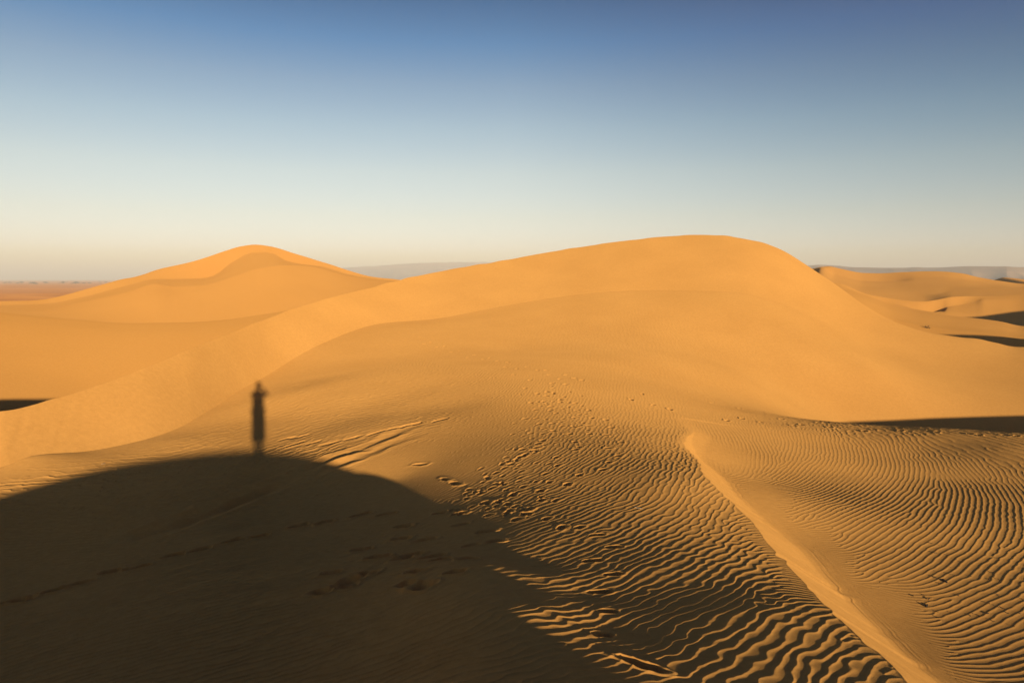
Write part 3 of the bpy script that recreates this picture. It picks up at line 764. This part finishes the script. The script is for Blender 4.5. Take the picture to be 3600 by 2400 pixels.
# ----------------------------------------------------------------- the photographer (throws the long shadow) and the camera held to the eye
def simple_mat(name, col, rough=.8):
    m, nt, b = new_mat(name)
    N, L = nt.nodes, nt.links
    n = N.new('ShaderNodeTexNoise'); n.inputs['Scale'].default_value = 60; n.inputs['Detail'].default_value = 4
    mx = N.new('ShaderNodeMix'); mx.data_type = 'RGBA'
    mx.inputs['A'].default_value = (*[c*.75 for c in col], 1); mx.inputs['B'].default_value = (*[min(1, c*1.2) for c in col], 1)
    L.new(n.outputs['Fac'], mx.inputs['Factor']); L.new(mx.outputs['Result'], b.inputs['Base Color'])
    b.inputs['Roughness'].default_value = rough
    return m
SKIN = simple_mat('skin', (.42, .24, .16), .55); CLOTH = simple_mat('dark cotton', (.05, .055, .07), .9)
TROUSER = simple_mat('khaki canvas', (.16, .13, .09), .9); HAIR = simple_mat('dark hair', (.02, .014, .01), .6)
BLACK = simple_mat('black body', (.015, .015, .016), .4); GLASS = simple_mat('coated glass', (.02, .02, .04), .08)
TWIG = simple_mat('dry plant scrap', (.030, .020, .012), .9); PALE = simple_mat('bleached straw', (.62, .50, .34), .8)
SHRUB = simple_mat('dusty shrub', (.06, .05, .03), .9)

def skin_mesh(name, nodes, edges, mat, parent=None, root=0, levels=2):
    me = bpy.data.meshes.new(name)
    me.from_pydata([n[:3] for n in nodes], edges, [])
    o = bpy.data.objects.new(name, me); COL.objects.link(o)
    sk = o.modifiers.new('skin', 'SKIN'); sk.use_smooth_shade = True
    for i, n in enumerate(nodes):
        d = me.skin_vertices[0].data[i]
        r = n[3] if len(n) > 3 else .05
        d.radius = (r, n[4] if len(n) > 4 else r)
        d.use_root = (i == root)
    su = o.modifiers.new('sub', 'SUBSURF'); su.levels = levels; su.render_levels = levels
    dg = bpy.context.evaluated_depsgraph_get(); dg.update()
    ev = o.evaluated_get(dg); m2 = bpy.data.meshes.new_from_object(ev)
    o.modifiers.clear(); o.data = m2
    m2.materials.clear(); m2.materials.append(mat)
    for p in m2.polygons: p.use_smooth = True
    if parent: o.parent = parent
    return o
def base_z(x, y): return float(tps(np.array([x]), np.array([y]))[0])
PX, PY = .0, -.26
GZ0 = base_z(PX, PY)
hd = CAMZ                                           # eye height
B = [  # x, y, z, radius
 (0, -.30, .98, .135), (0, -.30, 1.12, .13), (0, -.29, 1.28, .145), (0, -.28, 1.40, .12), (0, -.25, 1.48, .058), (0, -.225, 1.55, .065), (0, -.225, 1.63, .095), (0, -.23, 1.70, .085),
 (-.075, -.30, .88, .092), (-.07, -.27, .50, .060), (-.065, -.30, .10, .042), (-.065, -.20, .045, .040), (-.07, -.10, .035, .034),
 (.075, -.30, .88, .092), (.07, -.28, .50, .060), (.065, -.32, .10, .042), (.065, -.22, .045, .040), (.07, -.12, .035, .034),
 (-.17, -.29, 1.40, .058), (-.29, -.20, 1.30, .046), (-.11, -.075, 1.53, .030), (-.075, -.065, 1.57, .030),
 (.17, -.29, 1.40, .058), (.35, -.22, 1.36, .046), (.12, -.075, 1.56, .030), (.085, -.065, 1.60, .030)]
B = [(x+.0, y, z+min(GZ0, 0)*0, r) for x, y, z, r in B]
E = [(0, 1), (1, 2), (2, 3), (3, 4), (4, 5), (5, 6), (6, 7), (0, 8), (8, 9), (9, 10), (10, 11), (11, 12), (0, 13), (13, 14), (14, 15), (15, 16), (16, 17), (3, 18), (18, 19), (19, 20), (20, 21), (3, 22), (22, 23), (23, 24), (24, 25)]
person = skin_mesh('person', B, E, SKIN)
tag(person, 'standing photographer in dark shirt and khaki trousers, throwing the long shadow, heightened by an added hat', 'person')
# clothing follows the body
sh = [(0, -.30, .86, .22), (0, -.30, 1.12, .20), (0, -.29, 1.28, .215), (0, -.28, 1.41, .14), (0, -.26, 1.455, .075), (-.175, -.29, 1.40, .075), (-.275, -.215, 1.315, .068), (.175, -.29, 1.40, .075), (.33, -.23, 1.365, .068)]
skin_mesh('shirt', sh, [(0, 1), (1, 2), (2, 3), (3, 4), (3, 5), (5, 6), (3, 7), (7, 8)], CLOTH, person)
tr = [(0, -.30, 1.0, .17), (-.09, -.30, .88, .14), (-.085, -.27, .50, .125), (-.08, -.30, .13, .11), (.09, -.30, .88, .14), (.085, -.28, .50, .125), (.08, -.32, .13, .11)]
skin_mesh('trousers', tr, [(0, 1), (1, 2), (2, 3), (0, 4), (4, 5), (5, 6)], TROUSER, person)
for sx_ in (-1, 1):
    yb = -.30 if sx_ < 0 else -.32
    skin_mesh('boot', [(sx_*.068, yb-.01, .13, .055), (sx_*.068, yb, .055, .056), (sx_*.068, yb+.10, .045, .050), (sx_*.072, yb+.19, .036, .042)], [(0, 1), (1, 2), (2, 3)], BLACK, person)
skin_mesh('hair', [(0, -.275, 1.60, .07), (0, -.285, 1.67, .090), (0, -.25, 1.755, .090), (0, -.20, 1.745, .06)], [(0, 1), (1, 2), (2, 3)], HAIR, person)
skin_mesh('hat', [(0, -.245, 1.70, .115), (0, -.245, 1.80, .105), (0, -.245, 1.89, .06)], [(0, 1), (1, 2)], CLOTH, person)  # out of view, added to raise the head of the cast shadow
# fingers closed round the camera
for sx_ in (-1, 1):
    for k in range(4):
        z0 = (1.60 if sx_ > 0 else 1.575) - .018*k + .012
        ln = (.055, .062, .058, .046)[k]
        skin_mesh('finger', [(sx_*.082, -.078, z0, .0095), (sx_*.084, -.048, z0+.002, .009), (sx_*.072, -.030, z0+.001, .0085), (sx_*(.072-ln*.45), -.028, z0, .0075)], [(0, 1), (1, 2), (2, 3)], SKIN, person)
    skin_mesh('thumb', [(sx_*.080, -.088, 1.585, .012), (sx_*.060, -.104, 1.60, .0105), (sx_*.038, -.106, 1.607, .009)], [(0, 1), (1, 2)], SKIN, person)
# face
def blob(name, c, r, mat, parent, sc=(1, 1, 1), n=10):
    vs_, fs_ = [], []
    for i in range(n+1):
        for j in range(2*n):
            a, b_ = math.pi*i/n, math.pi*j/n
            vs_.append((c[0]+r*sc[0]*math.sin(a)*math.cos(b_), c[1]+r*sc[1]*math.sin(a)*math.sin(b_), c[2]+r*sc[2]*math.cos(a)))
    for i in range(n):
        for j in range(2*n): fs_.append((i*2*n+j, i*2*n+(j+1) % (2*n), (i+1)*2*n+(j+1) % (2*n), (i+1)*2*n+j))
    return mesh_obj(name, vs_, fs_, mat, parent)
blob('nose', (0, -.128, 1.60), .016, SKIN, person, (.8, 1.2, 1.4)); blob('mouth', (0, -.133, 1.56), .02, SKIN, person, (1.2, .4, .35))
for sx_ in (-1, 1):
    blob('eye', (sx_*.032, -.137, 1.635), .011, GLASS, person); blob('ear', (sx_*.094, -.225, 1.62), .03, SKIN, person, (.35, .7, 1.1))

def box_verts(x0, x1, y0, y1, z0, z1, c=.006):
    vs_ = []
    for z, d in ((z0, c), (z0+c, 0), (z1-c, 0), (z1, c)):
        e = d
        ring = [(x0+c+e, y0+e), (x1-c-e, y0+e), (x1-e, y0+c+e), (x1-e, y1-c-e), (x1-c-e, y1-e), (x0+c+e, y1-e), (x0+e, y1-c-e), (x0+e, y0+c+e)]
        vs_ += [(x, y, z) for x, y in ring]
    fs_ = [tuple(range(7, -1, -1)), tuple(range(24, 32))]
    for k in range(3):
        for i in range(8): fs_.append((k*8+i, k*8+(i+1) % 8, (k+1)*8+(i+1) % 8, (k+1)*8+i))
    return vs_, fs_
hc = bpy.data.objects.new('handheld_camera', None); COL.objects.link(hc); hc.location = (0, -.08, CAMZ)
tag(hc, 'black handheld camera raised to the face of the standing photographer', 'camera')
def local(vf, name, mat, sm=False):
    vs_, fs_ = vf
    return mesh_obj(name, [(x, y+.08, z-CAMZ) for x, y, z in vs_], fs_, mat, hc, sm)
local(box_verts(-.066, .066, -.10, -.058, CAMZ-.046, CAMZ+.040), 'camera_body', BLACK)
local(box_verts(-.022, .022, -.105, -.062, CAMZ+.0405, CAMZ+.062), 'viewfinder_hump', BLACK)
def lens_ring(prof, n=28):
    vs_ = [(r*math.cos(2*math.pi*j/n), y, CAMZ+r*math.sin(2*math.pi*j/n)) for y, r in prof for j in range(n)]
    fs_ = [(i*n+j, i*n+(j+1) % n, (i+1)*n+(j+1) % n, (i+1)*n+j) for i in range(len(prof)-1) for j in range(n)]
    return vs_, fs_
local(lens_ring([(-.0575, .031), (-.045, .031), (-.044, .034), (-.022, .034), (-.021, .032), (-.010, .033), (-.009, .029), (-.016, .026)]), 'lens_barrel', BLACK, True)
local(lens_ring([(-.016, .0258), (-.0145, .018), (-.014, .004), (-.014, .0005)]), 'front_glass', GLASS, True)

# ----------------------------------------------------------------- dry scraps caught on the ripples
def land_z(x, y):
    a = math.atan2(x, y); r = math.hypot(x, y)
    i = int(np.clip(np.searchsorted(AZ, a), 1, NU-1)); rt = RT[i]
    j = int(np.clip(round(math.log(r/R_MIN)/math.log(rt/R_MIN)*(NV-1)), 0, NV-1))
    return float(Z[i, j])
def scrap_mesh(seed, L, thick):
    """a bent, broken piece of dry stalk with a curled leaf end"""
    rr = random.Random(seed); vs_, fs_ = [], []
    n, k = 7, 5; p = [0, 0, 0]; h = rr.uniform(0, 6.28)
    for i in range(n):
        t = i/(n-1); rads = thick*(.55 + .6*math.sin(math.pi*min(1, t*1.15)) + .3*rr.random())
        for j in range(k):
            a = 2*math.pi*j/k
            vs_.append((p[0] - math.sin(h)*rads*math.cos(a), p[1] + math.cos(h)*rads*math.cos(a), p[2] + rads*math.sin(a)*rr.uniform(.5, 1)))
        h += rr.uniform(-.5, .5); st = L/(n-1)
        p = [p[0]+st*math.cos(h), p[1]+st*math.sin(h), p[2] + rr.uniform(-.004, .007)]
    for i in range(n-1):
        for j in range(k): fs_.append((i*k+j, i*k+(j+1) % k, (i+1)*k+(j+1) % k, (i+1)*k+j))
    fs_.append(tuple(range(k-1, -1, -1))); fs_.append(tuple(range((n-1)*k, n*k)))
    cx_ = sum(v[0] for v in vs_)/len(vs_); cy_ = sum(v[1] for v in vs_)/len(vs_)
    return [(x-cx_, y-cy_, z) for x, y, z in vs_], fs_
SCR = [(380, 50), (570, 165), (670, 235), (430, 370), (740, 380), (900, 440), (1020, 470), (1080, 500), (1000, 330), (830, 280), (950, 580), (780, 650), (700, 715), (780, 805), (1000, 700), (560, 965), (430, 985), (760, 1195), (940, 1200), (650, 1030), (1010, 970), (1060, 980),
       (1470, 745), (1610, 750), (1660, 875), (1230, 710), (1520, 655), (1640, 990), (1600, 960), (1650, 1145), (1720, 1205), (1460, 1220), (1900, 1215), (1220, 1245), (1320, 1245), (770, 1270), (1820, 1390), (1520, 1310), (1930, 1020), (1480, 1090), (905, 405), (960, 395), (690, 240), (640, 230)]
sx1, sy1 = unproject([2025+p[0]/6 for p in SCR], [1208.7+p[1]/6 for p in SCR])
protos = []
for k in range(5):
    m_ = bpy.data.meshes.new('plant_scrap'); v_, f_ = scrap_mesh(200+k, .06+.008*k, .0065); m_.from_pydata(v_, [], f_); m_.update(); m_.materials.append(TWIG); protos.append(m_)
for i in range(len(SCR)):
    o = bpy.data.objects.new('plant_scrap', protos[i % 5]); COL.objects.link(o)
    o.location = (sx1[i], sy1[i], land_z(sx1[i], sy1[i]) + .004); o.rotation_euler = (random.uniform(-.2, .2), random.uniform(-.3, .3), random.uniform(0, 6.28))
    f_ = random.uniform(.3, .75); o.scale = (f_, f_, f_)
    tag(o, 'small dark scrap of dry plant caught on the bold ripples right of the sand ridge', 'plant scrap', 'dark plant scraps scattered over the ripples')
for (u_, v_, L_, lab) in ((860, 780, .10, 'largest dark clump of dry plant, wedged behind a ripple amid smaller scraps'), (620, 1120, .08, 'dark pointed plant scrap nearest the smooth face of the sand ridge')):
    x, y = unproject([2025+u_/6], [1208.7+v_/6]); vv, ff = scrap_mesh(int(u_), L_, .013)
    o = mesh_obj('plant_scrap', vv, ff, TWIG, smooth=False); o.location = (x[0], y[0], land_z(x[0], y[0]) + .006); o.rotation_euler = (0, .25, .2)
    tag(o, lab, 'plant scrap')
for (px, py, L_, r_, lab) in ((1467, 1166, .14, .6, 'pale dry stalk lying alone on the ripples between the footprints and the sand ridge'), (238, 1064.5, .16, 0, 'pale straw on the fine ripples at the edge of the dune shadow'),):
    x, y = unproject([px], [py]); vv, ff = scrap_mesh(int(px), L_, .006)
    o = mesh_obj('dry_stalk', vv, ff, PALE, smooth=False); o.location = (x[0], y[0], land_z(x[0], y[0]) + .006); o.rotation_euler = (0, 0, r_)
    tag(o, lab, 'stalk')


# ----------------------------------------------------------------- far scrub on the plain
def bush(seed, h, w, trunk=True):
    """a small crown of leaf clumps over short limbs"""
    rr = random.Random(seed); vs_, fs_ = [], []
    def limb(p, q, r0, r1, k=5):
        b0 = len(vs_)
        for c, r in ((p, r0), (q, r1)):
            for j in range(k):
                a = 2*math.pi*j/k; vs_.append((c[0]+r*math.cos(a), c[1]+r*math.sin(a), c[2]))
        for j in range(k): fs_.append((b0+j, b0+(j+1) % k, b0+k+(j+1) % k, b0+k+j))
    if trunk:
        limb((0, 0, -.2), (0, 0, h*.4), w*.04, w*.03)
    for i in range(7):
        a = rr.uniform(0, 6.28); limb((0, 0, h*.25*(1 if trunk else 0)), (w*.38*math.cos(a), w*.38*math.sin(a), h*rr.uniform(.5, .85)), w*.025, w*.01)
    for i in range(150):
        a = rr.uniform(0, 6.28); d = w*.5*math.sqrt(rr.random()); z = h*(.45 + .55*rr.random()*(1-(d/(w*.5))**2*.6)) if trunk else h*rr.random()*(1-(d/(w*.5))**2*.7)
        c = (d*math.cos(a), d*math.sin(a), z); s_ = w*.06*rr.uniform(.6, 1.4); b0 = len(vs_)
        for j in range(4): vs_.append((c[0]+s_*rr.uniform(-1, 1), c[1]+s_*rr.uniform(-1, 1), c[2]+s_*rr.uniform(-.7, .7)))
        fs_.append((b0, b0+1, b0+2)); fs_.append((b0+1, b0+2, b0+3)); fs_.append((b0, b0+2, b0+3))
    return vs_, fs_
LEAF = simple_mat('dusty leaves', (.045, .055, .025), .9)
tm = []
for k in range(4):
    v_, f_ = bush(300+k, 5+k*.6, 7+k); m_ = bpy.data.meshes.new('acacia_tree'); m_.from_pydata(v_, [], f_); m_.update(); m_.materials.append(LEAF); tm.append(m_)
rt2 = random.Random(21)
for i in range(46):
    px_ = rt2.choice([rt2.uniform(0, 90), rt2.uniform(60, 200), rt2.uniform(150, 330)]); R_ = rt2.uniform(2300, 3600); a_ = A(px_)
    o = bpy.data.objects.new('acacia_tree', tm[i % 4]); COL.objects.link(o)
    o.location = (R_*math.sin(a_), R_*math.cos(a_), PZ - .4); o.rotation_euler = (0, 0, rt2.uniform(0, 6.28)); f_ = rt2.uniform(.5, 1.15); o.scale = (f_*1.3, f_*1.3, f_)
    tag(o, 'tiny dark acacia tree standing along the horizon of the red-brown plain', 'tree', 'trees along the horizon of the plain')
v_, f_ = bush(400, .5, .7, False)
az_ = np.array([A(2133)]); rz_ = r1_low(az_)
o = mesh_obj('shrub', v_, f_, SHRUB, smooth=False); o.location = (float(rz_[0][0]-.8)*math.sin(az_[0]), float(rz_[0][0]-.8)*math.cos(az_[0]), float(rz_[1][0]) - .25)
tag(o, 'lone small dark shrub at the tip of the long shadow beyond the dune shoulder', 'shrub')

# ----------------------------------------------------------------- air
HAZE_DENS = 2.7e-4
hz = mesh_obj('haze', [(-16000, -16000, -17), (16000, -16000, -17), (16000, 16000, -17), (-16000, 16000, -17), (-16000, -16000, 172), (16000, -16000, 172), (16000, 16000, 172), (-16000, 16000, 172)],
              [(0, 3, 2, 1), (4, 5, 6, 7), (0, 1, 5, 4), (1, 2, 6, 5), (2, 3, 7, 6), (3, 0, 4, 7)], PLAIN, smooth=False)
hm = bpy.data.materials.new('air'); hm.use_nodes = True
hm.node_tree.nodes.clear()
mo = hm.node_tree.nodes.new('ShaderNodeOutputMaterial'); pv = hm.node_tree.nodes.new('ShaderNodeVolumePrincipled')
pv.inputs['Color'].default_value = (.97, .97, .97, 1); pv.inputs['Density'].default_value = HAZE_DENS; pv.inputs['Anisotropy'].default_value = -.13
hm.node_tree.links.new(pv.outputs['Volume'], mo.inputs['Volume'])
hz.data.materials[0] = hm
tag(hz, 'thin dusty air over the desert', kind='stuff')

# ----------------------------------------------------------------- light, sky, camera
w = bpy.data.worlds.new('World'); scene.world = w; w.use_nodes = True
wn = w.node_tree.nodes; wl = w.node_tree.links
bg = wn['Background']
sky = wn.new('ShaderNodeTexSky'); sky.sky_type = 'NISHITA'; sky.sun_disc = False
sky.sun_elevation = SUN_EL; sky.sun_rotation = math.atan2(-SDIR[0], -SDIR[1])
sky.altitude = 600; sky.air_density = 1.0; sky.dust_density = .5; sky.ozone_density = 2.0
# dusty evening air: pale and warm low down, unseen zenith darkened to deepen shadows
tcw = wn.new('ShaderNodeTexCoord'); sx = wn.new('ShaderNodeSeparateXYZ'); wl.new(tcw.outputs['Generated'], sx.inputs[0])
rmp = wn.new('ShaderNodeValToRGB'); rmp.color_ramp.interpolation = 'LINEAR'
SKY = [(0.0, 0.777, 0.66, 0.631), (0.7, 0.754, 0.66, 0.631), (2.5, 0.852, 0.708, 0.788), (5.0, 0.905, 0.697, 0.651), (8.5, 0.929, 0.711, 0.608), (12, 0.752, 0.647, 0.582), (15.2, 0.528, 0.526, 0.538), (18.3, 0.203, 0.39, 0.516), (21.2, 0.064, 0.246, 0.384), (30, 0.096, 0.236, 0.415), (50, 0.08, 0.169, 0.338), (90, 0.07, 0.143, 0.275)]
els = rmp.color_ramp.elements
while len(els) < len(SKY): els.new(.5)
for e, (el, r_, g_, b_) in zip(els, SKY): e.position = math.sin(rad(el))
for e, (el, r_, g_, b_) in zip(els, SKY): e.color = (r_, g_, b_, 1)
wl.new(sx.outputs['Z'], rmp.inputs['Fac'])
mxw = wn.new('ShaderNodeMix'); mxw.data_type = 'RGBA'; mxw.blend_type = 'MULTIPLY'; mxw.inputs['Factor'].default_value = 1
wl.new(sky.outputs['Color'], mxw.inputs['A']); wl.new(rmp.outputs['Color'], mxw.inputs['B'])
# sky behind the camera, round the sun, dimmed on purpose to deepen the shadows
mr = wn.new('ShaderNodeMapRange'); mr.interpolation_type = 'SMOOTHSTEP'
mr.inputs['From Min'].default_value = -.5; mr.inputs['From Max'].default_value = .35; mr.inputs['To Min'].default_value = .8; mr.inputs['To Max'].default_value = 1.0
wl.new(sx.outputs['Y'], mr.inputs['Value'])
mx2 = wn.new('ShaderNodeMix'); mx2.data_type = 'RGBA'; mx2.blend_type = 'MULTIPLY'; mx2.inputs['Factor'].default_value = 1
# vignette put into the sky: darker, bluer tint high up to the right
px_m = wn.new('ShaderNodeMath'); px_m.operation = 'MAXIMUM'; px_m.inputs[1].default_value = 0; wl.new(sx.outputs['X'], px_m.inputs[0])
pz_m = wn.new('ShaderNodeMath'); pz_m.operation = 'MULTIPLY'; wl.new(px_m.outputs[0], pz_m.inputs[0]); wl.new(sx.outputs['Z'], pz_m.inputs[1])
pk = wn.new('ShaderNodeMapRange'); pk.inputs['From Min'].default_value = .0; pk.inputs['From Max'].default_value = .20; wl.new(pz_m.outputs[0], pk.inputs['Value'])
tint = wn.new('ShaderNodeMix'); tint.data_type = 'RGBA'; tint.inputs['A'].default_value = (1, 1, 1, 1); tint.inputs['B'].default_value = (.05, .41, .66, 1)
wl.new(pk.outputs['Result'], tint.inputs['Factor'])
mx3 = wn.new('ShaderNodeMix'); mx3.data_type = 'RGBA'; mx3.blend_type = 'MULTIPLY'; mx3.inputs['Factor'].default_value = 1
wl.new(mxw.outputs['Result'], mx3.inputs['A']); wl.new(tint.outputs['Result'], mx3.inputs['B'])
wl.new(mx3.outputs['Result'], mx2.inputs['A']); wl.new(mr.outputs['Result'], mx2.inputs['B'])
wl.new(mx2.outputs['Result'], bg.inputs['Color'])
bg.inputs['Strength'].default_value = .15
sl_ = bpy.data.lights.new('sun', 'SUN'); sl_.energy = 5.0; sl_.angle = rad(.53); sl_.color = (1.0, .80, .52)
so = bpy.data.objects.new('sun', sl_); COL.objects.link(so)
d = Vector((SDIR[0]*math.cos(SUN_EL), SDIR[1]*math.cos(SUN_EL), -math.sin(SUN_EL)))
so.rotation_euler = d.to_track_quat('-Z', 'Y').to_euler(); so.location = (40, -100, 40)

cd = bpy.data.cameras.new('camera'); cam = bpy.data.objects.new('camera', cd); COL.objects.link(cam)
cd.sensor_fit = 'HORIZONTAL'; cd.sensor_width = 36; cd.lens = 36*FPX/2352
cam.location = (0, 0, CAMZ); cam.rotation_euler = (math.pi/2 - PITCH, 0, 0)
cd.clip_start = .03; cd.clip_end = 60000
scene.camera = cam

vs = scene.view_settings
vs.view_transform = 'Standard'; vs.look = 'None'; vs.exposure = .58; vs.gamma = 1; vs.use_curve_mapping = False
cy = scene.cycles
cy.max_bounces = 4; cy.diffuse_bounces = 3; cy.volume_bounces = 0
cy.use_adaptive_sampling = False
cy.use_denoising = True
